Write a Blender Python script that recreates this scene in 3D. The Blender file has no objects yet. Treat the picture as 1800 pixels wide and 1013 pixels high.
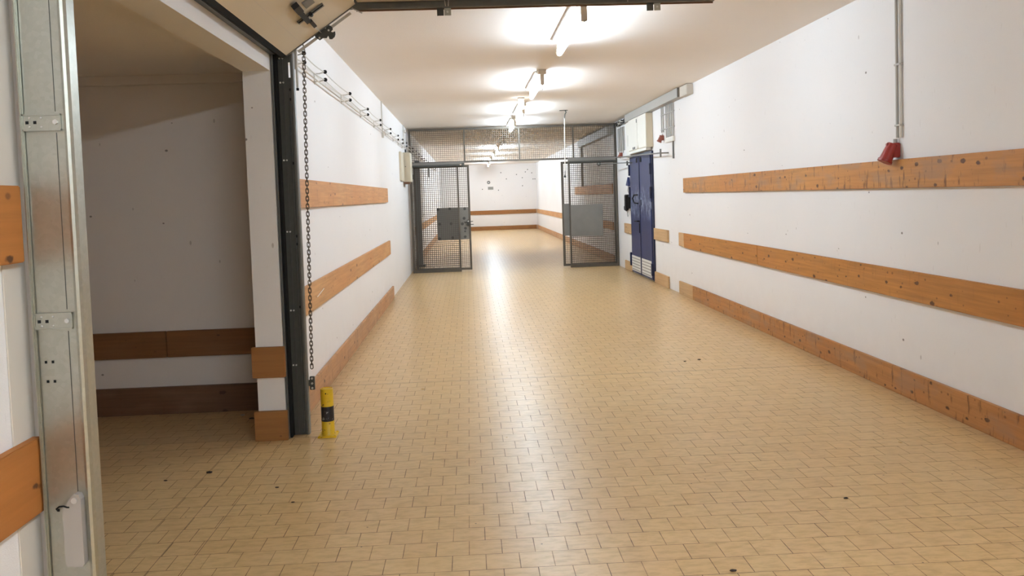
import bpy, bmesh, math, random
from mathutils import Vector, Matrix
random.seed(7)
SC = bpy.context.scene
COL = SC.collection

# ------------------------------------------------------------------ camera
H = 1.48
R = Vector((0.99858446, -0.04113289, -0.0337218))
U = Vector((0.03560453, 0.04593233, 0.99830984))
F = Vector((0.03951445, 0.99809734, -0.04733183))
cam_d = bpy.data.cameras.new('camera')
cam = bpy.data.objects.new('camera', cam_d)
COL.objects.link(cam)
m = Matrix((R, U, -F)).transposed().to_4x4()
m.translation = Vector((0, 0, H))
cam.matrix_world = m
cam_d.sensor_width = 36
cam_d.lens = 1400 * 36 / 1800
cam_d.shift_x = 18.8 / 1800
cam_d.shift_y = -95.35 / 1800
cam_d.clip_start = 0.05
cam_d.clip_end = 200
SC.camera = cam

# ------------------------------------------------------------------ world / exposure
w = bpy.data.worlds.new('world')
SC.world = w
w.use_nodes = True
w.node_tree.nodes['Background'].inputs[0].default_value = (0.8, 0.85, 1, 1)
w.node_tree.nodes['Background'].inputs[1].default_value = 0.0
SC.view_settings.view_transform = 'Standard'
SC.view_settings.look = 'None'
SC.view_settings.exposure = 1.70
SC.view_settings.gamma = 1
SC.view_settings.use_curve_mapping = False
TUBE = 26.0            # strength of a lit tube
SC.cycles.max_bounces = 10
SC.cycles.diffuse_bounces = 7
SC.cycles.caustics_reflective = False
SC.cycles.sample_clamp_indirect = 4.0

# ------------------------------------------------------------------ materials
def newmat(name):
    mt = bpy.data.materials.new(name); mt.use_nodes = True
    nt = mt.node_tree
    return mt, nt, nt.nodes['Principled BSDF']

class N:
    """small wrapper for node building"""
    def __init__(s, nt): s.nt = nt; s.L = nt.links.new
    def n(s, t, **k):
        x = s.nt.nodes.new(t)
        for a, b in k.items(): setattr(x, a, b)
        return x
    def put(s, node, i, v):
        if isinstance(v, bpy.types.NodeSocket): s.L(v, node.inputs[i])
        else: node.inputs[i].default_value = v
    def math(s, op, a, b=0.0, c=0.0, clamp=False):
        x = s.n('ShaderNodeMath', operation=op, use_clamp=clamp)
        for i, v in enumerate((a, b, c)): s.put(x, i, v)
        return x.outputs[0]
    def pos(s, scale=(1, 1, 1), off=(0, 0, 0)):
        g = s.n('ShaderNodeNewGeometry'); mp = s.n('ShaderNodeMapping')
        s.L(g.outputs['Position'], mp.inputs['Vector'])
        mp.inputs['Scale'].default_value = scale; mp.inputs['Location'].default_value = off
        return mp.outputs[0]
    def plane(s, st, sz, off=0.0):
        g = s.n('ShaderNodeNewGeometry'); sp = s.n('ShaderNodeSeparateXYZ'); s.L(g.outputs['Position'], sp.inputs[0])
        t = s.math('MULTIPLY', s.math('ADD', sp.outputs[0], sp.outputs[1]), st)
        z = s.math('MULTIPLY', sp.outputs[2], sz)
        cb = s.n('ShaderNodeCombineXYZ'); s.L(s.math('ADD', t, off), cb.inputs[0]); s.L(s.math('ADD', z, off * 1.7), cb.inputs[1])
        return cb.outputs[0]
    def spots(s, vec, radius, share, soft=.5):
        v = s.n('ShaderNodeTexVoronoi', voronoi_dimensions='2D'); s.L(vec, v.inputs['Vector']); v.inputs['Scale'].default_value = 1
        sp = s.n('ShaderNodeSeparateColor'); s.L(v.outputs['Color'], sp.inputs[0])
        rr = s.math('MULTIPLY', s.math('ADD', sp.outputs[1], .35), radius)
        k = s.math('DIVIDE', s.math('SUBTRACT', rr, v.outputs['Distance']), radius * soft, clamp=True)
        return s.math('MULTIPLY', k, s.math('GREATER_THAN', sp.outputs[0], 1 - share))
    def noise(s, vec, scale, detail=3, rough=.5):
        x = s.n('ShaderNodeTexNoise'); s.L(vec, x.inputs['Vector'])
        x.inputs['Scale'].default_value = scale; x.inputs['Detail'].default_value = detail
        x.inputs['Roughness'].default_value = rough
        return x.outputs['Fac']
    def ramp(s, fac, stops, interp='LINEAR'):
        x = s.n('ShaderNodeValToRGB'); x.color_ramp.interpolation = interp
        e = x.color_ramp.elements
        while len(e) < len(stops): e.new(.5)
        for i, (p, c) in enumerate(stops):
            e[i].position = p; e[i].color = c if len(c) == 4 else (*c, 1)
        s.put(x, 0, fac); return x.outputs[0]
    def step(s, v, a, b):
        x = s.n('ShaderNodeMapRange'); s.put(x, 0, v)
        x.inputs[1].default_value = a; x.inputs[2].default_value = b
        return x.outputs[0]
    def mix(s, f, a, b, mode='MIX'):
        x = s.n('ShaderNodeMix', data_type='RGBA', blend_type=mode)
        s.put(x, 0, f)
        s.put(x, 6, a if isinstance(a, bpy.types.NodeSocket) else (*a[:3], 1))
        s.put(x, 7, b if isinstance(b, bpy.types.NodeSocket) else (*b[:3], 1))
        return x.outputs[2]
    def bump(s, h, strength, dist, bsdf):
        x = s.n('ShaderNodeBump'); x.inputs['Strength'].default_value = strength
        x.inputs['Distance'].default_value = dist
        s.L(h, x.inputs['Height']); s.L(x.outputs[0], bsdf.inputs['Normal'])

def simple(name, col, rough=.6, metal=0.0, var=.08, scale=9, spec=.5):
    mt, nt, b = newmat(name); n = N(nt)
    f = n.noise(n.pos(), scale, 4)
    lo = tuple(c * (1 - var) for c in col); hi = tuple(min(1, c * (1 + var)) for c in col)
    n.L(n.mix(f, lo, hi), b.inputs['Base Color'])
    b.inputs['Roughness'].default_value = rough
    b.inputs['Metallic'].default_value = metal
    b.inputs['Specular IOR Level'].default_value = spec
    return mt

def plaster(name, col, low_tone=True, grain=260, bstr=.35, specks=True):
    mt, nt, b = newmat(name); n = N(nt)
    f = n.noise(n.pos(), 1.3, 4)
    c = n.mix(f, tuple(x * .965 for x in col), tuple(min(1, x * 1.02) for x in col))
    if specks:       # chips and screw holes, sparse
        sm = n.spots(n.plane(1.9, 2.6), .020, .28)
        c = n.mix(n.math('MULTIPLY', sm, .8), c, (.12, .09, .07))
        sm = n.spots(n.plane(5, 2.2, 3.1), .032, .10)
        c = n.mix(n.math('MULTIPLY', sm, .5), c, (.22, .18, .15))
        # faint upright scuffs
        s2 = n.noise(n.pos((9, 9, 1.6)), 6, 3)
        s2 = n.math('MULTIPLY', n.step(s2, .70, .78), .25)
        c = n.mix(s2, c, (.35, .30, .26))
    if low_tone:         # darker, warmer tone low on the walls
        g = n.n('ShaderNodeNewGeometry'); sp = n.n('ShaderNodeSeparateXYZ'); n.L(g.outputs['Position'], sp.inputs[0])
        low = n.step(sp.outputs[2], .55, .02)
        low = n.math('MULTIPLY', low, n.math('MULTIPLY', n.noise(n.pos(), 7, 5), .28))
        c = n.mix(low, c, (.42, .34, .27))
    n.L(c, b.inputs['Base Color'])
    b.inputs['Roughness'].default_value = .8
    b.inputs['Specular IOR Level'].default_value = .25
    hN = n.noise(n.pos(), grain, 2)
    n.bump(hN, bstr, .002, b)
    return mt

def wood(name, col, axis='y', knots=1.0, seed=0.0, dark=.72, scuff=0.0, rough=.55):
    mt, nt, b = newmat(name); n = N(nt)
    st = (14, 1.1, 26) if axis == 'y' else (1.1, 14, 26)
    gr = n.noise(n.pos(st, (seed, seed * 2, seed * 3)), 1.6, 6, .6)
    c = n.mix(n.step(gr, .3, .72), tuple(x * dark for x in col), tuple(min(1, x * 1.12) for x in col))
    br = n.noise(n.pos((.8, .8, .8), (seed * 5, seed, 0)), 1.2, 2)
    c = n.mix(n.step(br, .35, .7), c, n.mix(.5, c, (col[0] * .85, col[1] * .68, col[2] * .55)))
    wob = n.n('ShaderNodeVectorMath', operation='ADD')
    n.L(n.plane(5.0, 8.5, seed), wob.inputs[0])
    nz = n.n('ShaderNodeTexNoise'); n.L(n.pos(), nz.inputs['Vector']); nz.inputs['Scale'].default_value = 45
    sc = n.n('ShaderNodeVectorMath', operation='SCALE'); n.L(nz.outputs['Color'], sc.inputs[0]); sc.inputs['Scale'].default_value = .12
    n.L(sc.outputs[0], wob.inputs[1])
    k = n.spots(wob.outputs[0], .115, .55 * knots, .4)
    c = n.mix(n.math('MULTIPLY', k, .9), c, (.055, .018, .008))
    k2 = n.spots(n.plane(15, 20, seed * 1.3), .17, .20 * knots, .6)
    c = n.mix(n.math('MULTIPLY', k2, .7), c, (.12, .045, .015))
    if scuff:
        s1 = n.noise(n.plane(16, 3.2, seed), 1.5, 4, .6)
        s1 = n.math('MULTIPLY', n.step(s1, .575, .66), .85 * scuff)
        c = n.mix(s1, c, (.13, .05, .02))
        s3 = n.noise(n.pos((1.5, 1.5, 4), (seed * 9, 0, 2)), 2.2, 4)
        c = n.mix(n.math('MULTIPLY', n.step(s3, .50, .66), .5 * scuff), c, (.30, .19, .125))
    n.L(c, b.inputs['Base Color'])
    b.inputs['Roughness'].default_value = rough
    b.inputs['Specular IOR Level'].default_value = .35
    n.bump(gr, .25, .001, b)
    return mt

def floor_mat():
    mt, nt, b = newmat('beige floor tile'); n = N(nt)
    p = n.pos((1, 1, 1), (0.04945, -3.3713, 0))
    br = n.n('ShaderNodeTexBrick'); n.L(p, br.inputs['Vector'])
    br.offset = .5; br.offset_frequency = 2; br.squash = 1
    br.inputs['Scale'].default_value = 1
    br.inputs['Brick Width'].default_value = .13752
    br.inputs['Row Height'].default_value = .13638
    br.inputs['Mortar Size'].default_value = .0017
    br.inputs['Mortar Smooth'].default_value = .15
    br.inputs['Color1'].default_value = (.59, .39, .178, 1)
    br.inputs['Color2'].default_value = (.63, .43, .203, 1)
    br.inputs['Mortar'].default_value = (.56, .38, .18, 1)
    # cloudy veins inside the tiles
    v = n.noise(n.pos((5, 14, 1)), 2.4, 5, .6)
    veins = n.ramp(v, [(.35, (.80, .78, .74)), (.55, (1, 1, 1)), (.75, (1.0, 1.02, 1.06))])
    c = n.mix(1.0, br.outputs['Color'], veins, 'MULTIPLY')
    mo = n.noise(n.pos((1, 1.6, 1)), 26, 4, .7)
    nm = n.math('SUBTRACT', 1.0, br.outputs['Fac'])
    c = n.mix(n.math('MULTIPLY', n.math('MULTIPLY', n.step(mo, .45, .75), .28), nm), c, (.44, .29, .15))
    mo2 = n.noise(n.pos(), 4, 3)
    c = n.mix(n.math('MULTIPLY', n.math('MULTIPLY', n.step(mo2, .5, .8), .22), nm), c, (.64, .43, .26))
    big = n.noise(n.pos(), .6, 4)
    c = n.mix(n.math('MULTIPLY', n.math('MULTIPLY', n.step(big, .42, .68), .30), nm), c, (.50, .345, .175))
    vis = n.math('ADD', .42, n.math('MULTIPLY', n.step(n.noise(n.pos(), 5, 4, .7), .38, .60), .58))
    c = n.mix(n.math('MULTIPLY', br.outputs['Fac'], vis), c, (.09, .042, .016))
    g = n.n('ShaderNodeNewGeometry'); sp = n.n('ShaderNodeSeparateXYZ'); n.L(g.outputs['Position'], sp.inputs[0])
    X, Y = sp.outputs[0], sp.outputs[1]
    def line(a, v0, hw): return n.math('LESS_THAN', n.math('ABSOLUTE', n.math('SUBTRACT', a, v0)), hw)
    j = line(Y, 6.395, .0045)
    th = n.math('MULTIPLY', n.math('LESS_THAN', Y, 5.0), n.math('GREATER_THAN', Y, 1.5))
    for x0 in (-1.208, -1.36, -1.5):
        j = n.math('MAXIMUM', j, n.math('MULTIPLY', line(X, x0, .0017), th))
    c = n.mix(n.math('MULTIPLY', j, .85), c, (.12, .06, .025))
    # dirt and scuffs
    d = n.noise(n.pos((1, 3.2, 1)), 5, 6, .7)
    c = n.mix(n.math('MULTIPLY', n.step(d, .60, .72), .33), c, (.30, .19, .11))
    sv = n.n('ShaderNodeTexVoronoi', voronoi_dimensions='2D'); n.L(n.pos(), sv.inputs['Vector']); sv.inputs['Scale'].default_value = 2.3
    ss = n.n('ShaderNodeSeparateColor'); n.L(sv.outputs['Color'], ss.inputs[0])
    spk = n.math('MULTIPLY', n.math('LESS_THAN', sv.outputs['Distance'], .010), n.math('GREATER_THAN', ss.outputs[0], .45))
    c = n.mix(n.math('MULTIPLY', spk, .8), c, (.08, .05, .03))
    # darker brown tone along the wall foot
    edge = n.math('MAXIMUM', n.step(X, 2.82, 2.97), n.math('MULTIPLY', n.step(X, -1.0, -1.15), n.math('GREATER_THAN', Y, 5.0)))
    c = n.mix(n.math('MULTIPLY', edge, n.math('MULTIPLY', n.noise(n.pos(), 9, 5), .55)), c, (.28, .17, .1))
    n.L(c, b.inputs['Base Color'])
    rgh = n.math('ADD', .235, n.math('MULTIPLY', n.noise(n.pos((3, 3, 3)), 3, 4), .15))
    rgh = n.math('ADD', rgh, n.math('MULTIPLY', br.outputs['Fac'], .2))
    n.L(rgh, b.inputs['Roughness'])
    b.inputs['Specular IOR Level'].default_value = .34
    hh = n.math('SUBTRACT', n.math('MULTIPLY', n.noise(n.pos((6, 12, 1)), 9, 3), .16), br.outputs['Fac'])
    n.bump(hh, .5, .0012, b)
    return mt

def emit(name, col, s):
    mt, nt, b = newmat(name)
    b.inputs['Base Color'].default_value = (.9, .9, .9, 1)
    b.inputs['Emission Color'].default_value = (*col, 1)
    b.inputs['Emission Strength'].default_value = s
    return mt

def galv():
    mt, nt, b = newmat('galvanised steel'); n = N(nt)
    v = n.n('ShaderNodeTexVoronoi'); n.L(n.pos(), v.inputs['Vector']); v.inputs['Scale'].default_value = 90
    s = n.n('ShaderNodeSeparateColor'); n.L(v.outputs['Color'], s.inputs[0])
    f = n.noise(n.pos((3, 3, 1)), 4, 4)
    c = n.mix(s.outputs[0], (.40, .40, .345), (.44, .44, .385))
    c = n.mix(n.math('MULTIPLY', n.step(f, .45, .7), .35), c, (.34, .33, .28))
    n.L(c, b.inputs['Base Color'])
    b.inputs['Metallic'].default_value = .85
    n.L(n.math('ADD', .27, n.math('MULTIPLY', f, .15)), b.inputs['Roughness'])
    n.bump(n.noise(n.pos((1, 1, .2)), 14, 2), .12, .004, b)
    return mt

def blue_door():
    mt, nt, b = newmat('worn blue paint'); n = N(nt)
    g = n.n('ShaderNodeNewGeometry'); sp = n.n('ShaderNodeSeparateXYZ'); n.L(g.outputs['Position'], sp.inputs[0])
    band = n.math('MULTIPLY', n.step(sp.outputs[2], .95, 1.15), n.step(sp.outputs[2], 1.62, 1.38))
    f = n.noise(n.pos((1, 5, 3)), 2.6, 6, .7)
    wear = n.math('MULTIPLY', n.step(f, .48, .60), band)
    c = n.mix(n.noise(n.pos(), 3, 3), (.012, .018, .070), (.021, .032, .115))
    c = n.mix(n.math('MULTIPLY', wear, .7), c, (.30, .34, .45))
    n.L(c, b.inputs['Base Color']); b.inputs['Roughness'].default_value = .42
    return mt

M = dict(
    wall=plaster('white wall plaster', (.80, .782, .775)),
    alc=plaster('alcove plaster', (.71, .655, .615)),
    ceil=plaster('rough ceiling plaster', (.84, .79, .745), low_tone=False, grain=110, bstr=.8, specks=False),
    floor=floor_mat(),
    wood_r1=wood('knotty orange board a', (.50, .23, .065), seed=1.3, scuff=1.0),
    wood_r2=wood('knotty orange board b', (.455, .195, .045), seed=4.1, scuff=.15),
    wood_r3=wood('stained orange board', (.44, .205, .07), seed=7.7, scuff=.95),
    wood_l1=wood('pale orange board', (.60, .325, .14), seed=2.9, knots=.4, scuff=.12),
    wood_l2=wood('pale orange board b', (.60, .31, .125), seed=5.6, knots=.5, scuff=.2),
    wood_l3=wood('worn pale board', (.52, .30, .155), seed=8.8, knots=.5, scuff=.7),
    wood_n=wood('smooth orange board', (.39, .155, .038), seed=11.1, knots=.8, dark=.86),
    wood_b=wood('weathered beige board', (.53, .35, .185), seed=3.3, knots=.25, dark=.85),
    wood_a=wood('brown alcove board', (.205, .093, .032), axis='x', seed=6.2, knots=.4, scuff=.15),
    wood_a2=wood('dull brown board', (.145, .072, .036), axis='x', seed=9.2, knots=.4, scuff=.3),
    wood_p=wood('pier board', (.30, .135, .042), axis='x', seed=12.2, knots=.5, dark=.85),
    galv=galv(),
    dark=simple('dark grey steel', (.062, .064, .058), .42, .25, .2, 30),
    dark2=simple('charcoal steel', (.15, .15, .14), .45, .3, .2, 20),
    black=simple('black rubber', (.010, .010, .010), .8, spec=.2),
    gate=simple('grey gate steel', (.105, .09, .072), .5, .35, .2, 12),
    sheet=simple('grey sheet steel', (.20, .193, .18), .55, .3, .12, 6),
    zinc=simple('zinc plated steel', (.62, .62, .60), .35, .8),
    chain=simple('oily chain steel', (.10, .075, .05), .45, .7),
    cream=simple('cream door skin', (.62, .545, .43), .45, 0, .03, 2),
    seal=simple('cream plaster strip', (.60, .55, .48), .8, 0, .06, 7),
    housing=simple('cream lamp housing', (.60, .52, .42), .5, 0, .03),
    hous_w=simple('white enamel', (.72, .70, .66), .4, 0, .03),
    tube=emit('lit fluorescent tube', (.98, 1.18, 1.36), TUBE),
    tube_far=emit('lit fluorescent tube, newer', (.98, 1.18, 1.36), TUBE * 1.4),  # far tubes turned up to brighten the far end of the corridor
    elit=emit('lit emergency lamp', (1.0, .96, .90), 4.0),
    tube_off=simple('unlit tube glass', (.75, .74, .70), .2, 0, .02),
    red=simple('red plastic', (.27, .020, .014), .38, 0, .1),
    redb=simple('dusty red plastic', (.30, .085, .055), .5, 0, .1),
    pvc=simple('grey plastic conduit', (.42, .40, .37), .5, 0, .05),
    duct=simple('grey painted duct', (.36, .345, .315), .5, 0, .06, 5),
    cab=simple('off white cabinet', (.74, .71, .64), .45, 0, .03, 4),
    cabc=simple('cream cabinet', (.62, .55, .42), .5, 0, .05, 5),
    yellow=simple('scratched yellow paint', (.70, .46, .015), .42, 0, .12, 25),
    blackp=simple('scratched black paint', (.012, .012, .018), .4, 0, .5, 60),
    blue=blue_door(),
    navy=simple('dark blue steel', (.010, .014, .05), .4),
    bluecap=simple('blue plastic', (.02, .03, .12), .45),
    wire=simple('white rail wire', (.62, .59, .54), .45),
    blk=simple('black plastic', (.012, .011, .011), .6, spec=.25),
    coverm=simple('grey cast cover', (.36, .33, .30), .5, .1, .05, 8),
    hole_light=simple('bright plate hole', (.80, .80, .77), .4, .1, .02),  # pale colour for light showing through holes in the far track
    rust=simple('rusty steel', (.20, .10, .055), .7, .3, .3, 15),
    chip=simple('dark debris', (.03, .02, .015), .8),
    vent=simple('grey vent plate', (.35, .33, .30), .6),
)
# yellow bollard gets chipped paint
def chipped(mt, under):
    nt = mt.node_tree; n = N(nt); b = nt.nodes['Principled BSDF']
    base = b.inputs['Base Color'].links[0].from_socket
    f = n.noise(n.pos(), 38, 5, .7)
    n.L(n.mix(n.step(f, .59, .63), base, under), b.inputs['Base Color'])
chipped(M['yellow'], (.10, .04, .015)); chipped(M['blackp'], (.30, .30, .28))

# ------------------------------------------------------------------ mesh builder
class MB:
    def __init__(s): s.bm = bmesh.new()
    def box(s, x0, x1, y0, y1, z0, z1, rot=None, piv=None):
        g = bmesh.ops.create_cube(s.bm, size=1)['verts']
        c = Vector(((x0 + x1) / 2, (y0 + y1) / 2, (z0 + z1) / 2))
        for v in g:
            v.co = Vector((v.co.x * abs(x1 - x0), v.co.y * abs(y1 - y0), v.co.z * abs(z1 - z0))) + c
            if rot:
                pv = Vector(piv) if piv else c
                v.co = rot @ (v.co - pv) + pv
        return s
    def cyl(s, a, b, r, seg=12, r2=None, cap=True):
        a = Vector(a); b = Vector(b); d = b - a
        g = bmesh.ops.create_cone(s.bm, cap_ends=cap, segments=seg, radius1=r, radius2=r if r2 is None else r2, depth=d.length)['verts']
        q = d.to_track_quat('Z', 'Y').to_matrix()
        for v in g: v.co = q @ v.co + (a + b) / 2
        return s
    def sph(s, c, r, seg=12, sc=(1, 1, 1)):
        g = bmesh.ops.create_uvsphere(s.bm, u_segments=seg, v_segments=max(6, seg // 2), radius=r)['verts']
        for v in g: v.co = Vector((v.co.x * sc[0], v.co.y * sc[1], v.co.z * sc[2])) + Vector(c)
        return s
    def tube(s, pts, r, seg=8, closed=False):
        pts = [Vector(p) for p in pts]; rings = []; n = len(pts); prev = None
        for i, p in enumerate(pts):
            if closed: t = pts[(i + 1) % n] - pts[i - 1]
            else: t = pts[min(i + 1, n - 1)] - pts[max(i - 1, 0)]
            t.normalize()
            if prev is None:
                a = Vector((0, 0, 1)) if abs(t.z) < .9 else Vector((1, 0, 0))
                u_ = t.cross(a).normalized()
            else:
                u_ = (prev - t * prev.dot(t)).normalized()
            prev = u_; v_ = t.cross(u_)
            rings.append([s.bm.verts.new(p + (u_ * math.cos(k * 2 * math.pi / seg) + v_ * math.sin(k * 2 * math.pi / seg)) * r) for k in range(seg)])
        for i in range(n if closed else n - 1):
            A, B = rings[i], rings[(i + 1) % n]
            for k in range(seg): s.bm.faces.new((A[k], A[(k + 1) % seg], B[(k + 1) % seg], B[k]))
        if not closed:
            s.bm.faces.new(rings[0][::-1]); s.bm.faces.new(rings[-1])
        return s
    def prism(s, poly, axis, t0, t1):
        """poly of 2D points; axis 'y': points are (x,z), extruded y t0..t1; 'x': (y,z); 'z': (x,y)"""
        def mk(p, t):
            return {'y': (p[0], t, p[1]), 'x': (t, p[0], p[1]), 'z': (p[0], p[1], t)}[axis]
        A = [s.bm.verts.new(mk(p, t0)) for p in poly]; B = [s.bm.verts.new(mk(p, t1)) for p in poly]
        s.bm.faces.new(A[::-1]); s.bm.faces.new(B)
        k = len(poly)
        for i in range(k): s.bm.faces.new((A[i], A[(i + 1) % k], B[(i + 1) % k], B[i]))
        return s
    def lathe(s, prof, c, seg=24):
        """prof (r,z) bottom to top, around the vertical axis through c"""
        rings = []
        for r, z in prof:
            rings.append([s.bm.verts.new((c[0] + r * math.cos(k * 2 * math.pi / seg), c[1] + r * math.sin(k * 2 * math.pi / seg), c[2] + z)) for k in range(seg)])
        for A, B in zip(rings, rings[1:]):
            for k in range(seg): s.bm.faces.new((A[k], A[(k + 1) % seg], B[(k + 1) % seg], B[k]))
        s.bm.faces.new(rings[0][::-1]); s.bm.faces.new(rings[-1])
        return s
    def build(s, name, mat, parent=None, bevel=0.0, smooth=False, seg=2):
        if bevel:
            es = [e for e in s.bm.edges if len(e.link_faces) == 2 and e.calc_face_angle() > .6]
            bmesh.ops.bevel(s.bm, geom=es, offset=bevel, segments=seg, affect='EDGES', clamp_overlap=True)
        bmesh.ops.recalc_face_normals(s.bm, faces=s.bm.faces)
        me = bpy.data.meshes.new(name)
        off = Vector((0, 0, 0)); p = parent
        while p is not None: off += p.location; p = p.parent
        if off.length: bmesh.ops.translate(s.bm, verts=s.bm.verts, vec=-off)
        s.bm.to_mesh(me); s.bm.free()
        me.materials.append(M[mat] if isinstance(mat, str) else mat)
        if smooth:
            for f in me.polygons: f.use_smooth = True
            me.set_sharp_from_angle(angle=math.radians(40))
        o = bpy.data.objects.new(name, me); COL.objects.link(o)
        if parent is not None: o.parent = parent
        return o

def tag(o, label, cat, group=None, kind=None):
    o['label'] = label; o['category'] = cat
    if group: o['group'] = group
    o['kind'] = kind or 'thing'
    return o
def thing(name, loc, label, cat, group=None):
    o = bpy.data.objects.new(name, None); COL.objects.link(o); o.location = loc
    o.empty_display_size = .05
    return tag(o, label, cat, group)
def copy_tree(o, loc=None, parent=None, label=None):
    c = o.copy(); COL.objects.link(c)
    if parent is not None: c.parent = parent
    if loc is not None: c.location = loc
    if label: c['label'] = label
    for ch in [k for k in bpy.data.objects if k.parent == o]: copy_tree(ch, parent=c)
    return c
def struct(o, label=None):
    o['kind'] = 'structure'
    if label: o['label'] = label
    return o

# ------------------------------------------------------------------ dimensions
XL, XR, ZC = -1.19, 2.99, 2.875
Y0, Y1 = -6.0, 34.84
OP0, OP1, ZO = 2.20, 4.99, 2.298       # side opening in the left wall
XI = -1.36                             # inner face of the left wall
AX, AY0, AY1, AZ = -4.8, 1.0, 5.757, 2.41   # alcove

# ------------------------------------------------------------------ the room
struct(MB().box(AX - .2, XR + .2, Y0 - .2, Y1 + .2, -.2, 0).build('floor', 'floor'))
struct(MB().box(XI - .02, XR + .2, Y0 - .2, Y1 + .2, ZC, ZC + .2).build('ceiling', 'ceil'))
XLw = XL - .0015
mb = MB().box(XI, XLw, Y0, OP0, 0, ZC).box(XI, XLw, OP1 + .0015, Y1 + .2, 0, ZC).box(XI, XLw, OP0, OP1, ZO, ZC)
struct(mb.build('wall_left', 'wall'))
struct(MB().box(XR + .0015, XR + .2, Y0 - .2, Y1 + .2, 0, ZC).build('wall_right', 'wall'))
struct(MB().box(XI, XR + .2, Y1 + .0015, Y1 + .2, 0, ZC).build('wall_back', 'wall'))
struct(MB().box(XI, XR + .2, Y0 - .2, Y0, 0, ZC).build('wall_front', 'wall'))
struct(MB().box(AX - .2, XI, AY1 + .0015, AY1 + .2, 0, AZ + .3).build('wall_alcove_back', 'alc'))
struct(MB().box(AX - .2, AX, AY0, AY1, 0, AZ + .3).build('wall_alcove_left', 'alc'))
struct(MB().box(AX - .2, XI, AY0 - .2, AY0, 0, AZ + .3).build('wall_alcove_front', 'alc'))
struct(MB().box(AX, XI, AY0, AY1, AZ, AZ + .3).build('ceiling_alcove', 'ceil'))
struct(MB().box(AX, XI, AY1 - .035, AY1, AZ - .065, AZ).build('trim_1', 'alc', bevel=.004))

# ------------------------------------------------------------------ wall boards
BT = .027
def board(side, a, b, z0, z1, mat, label, grp=None, plane=None):
    mb = MB()
    if side == 'r': mb.box(XR - BT, XR, a, b, z0, z1)
    elif side == 'l': mb.box(XL, XL + BT, a, b, z0, z1)
    else: mb.box(a, b, plane - BT, plane, z0, z1)
    o = mb.build('wall_board', mat, bevel=.003)
    return tag(o, label, 'board', grp)
board('r', -3.2, 10.90, 1.443, 1.640, 'wood_r1', 'long knotty orange board, the uppermost on the right wall, under the big red socket')
board('r', 8.113, 10.93, .680, .878, 'wood_r2', 'orange board of the right wall middle row, the far length beyond the joint')
board('r', -3.2, 8.108, .678, .878, 'wood_r2', 'long orange board of the right wall middle row, the length nearest the camera')
board('r', 10.934, 11.20, .690, .878, 'wood_b', 'stub of beige board at the far end of the right middle row')
board('r', -3.2, 10.535, .0, .186, 'wood_r3', 'long stained orange board on the floor along the right wall')
board('r', 10.54, 11.23, .0, .184, 'wood_b', 'short beige floor board at the far end of the right wall base board')
board('r', 11.84, 12.72, .700, .882, 'wood_b', 'beige wall board right of the blue door at waist height')
board('r', 11.86, 12.72, .0, .180, 'wood_b', 'beige floor level board right of the blue door')
board('r', 14.50, 15.16, .700, .884, 'wood_b', 'beige wall board between gate and blue door at waist height')
board('r', 14.50, 15.17, .0, .175, 'wood_b', 'beige floor level board between gate and blue door')
board('r', 16.35, 22.1, 1.450, 1.660, 'wood_l2', 'orange board high on the right wall behind the right gate leaf')
board('r', 16.35, 34.78, .700, .868, 'wood_l1', 'pale board at waist height on the right wall beyond the gate')
board('r', 16.35, 34.78, .0, .175, 'wood_l3', 'pale floor level board on the right wall beyond the gate')
board('l', 5.20, 11.60, 1.444, 1.646, 'wood_l2', 'uppermost pale orange board on the left wall behind the hanging chain')
lm = board('l', 5.20, 11.69, .685, .886, 'wood_l1', 'middle pale orange board on the left wall with a white scratch')
board('l', 5.20, 11.97, .0, .186, 'wood_l3', 'worn floor level board on the left wall beyond the yellow post')
board('l', 17.4, 34.78, .700, .868, 'wood_l1', 'pale board at waist height on the left wall beyond the gate')
board('l', 17.4, 34.78, .0, .175, 'wood_l3', 'pale floor level board on the left wall beyond the gate')
board('b', -1.15, 2.95, .690, .866, 'wood_p', 'brown board at waist height across the far end wall', plane=Y1)
board('b', -1.15, 2.95, .0, .175, 'wood_p', 'brown floor level board across the far end wall', plane=Y1)
board('l', -2.5, 2.125, 1.349, 1.549, 'wood_n', 'orange board at eye height on the near left wall by the galvanised track')
board('l', -2.5, 2.155, .680, .880, 'wood_n', 'lower orange board on the near left wall by the galvanised track')
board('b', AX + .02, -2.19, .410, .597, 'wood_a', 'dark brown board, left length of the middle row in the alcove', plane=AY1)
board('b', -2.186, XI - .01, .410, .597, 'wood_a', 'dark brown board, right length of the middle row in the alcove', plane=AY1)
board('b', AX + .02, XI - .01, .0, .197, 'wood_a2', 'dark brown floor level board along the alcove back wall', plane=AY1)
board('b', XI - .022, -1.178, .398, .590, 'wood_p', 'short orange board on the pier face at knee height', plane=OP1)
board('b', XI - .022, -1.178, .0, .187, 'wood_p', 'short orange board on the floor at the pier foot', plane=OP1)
lmk = MB().tube([(XL + BT + .0006, 6.02, .768), (XL + BT + .0006, 6.30, .800)], .0035, 6).build('scratch', 'hous_w', lm)
lmk['label'] = 'white diagonal scratch'
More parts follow.
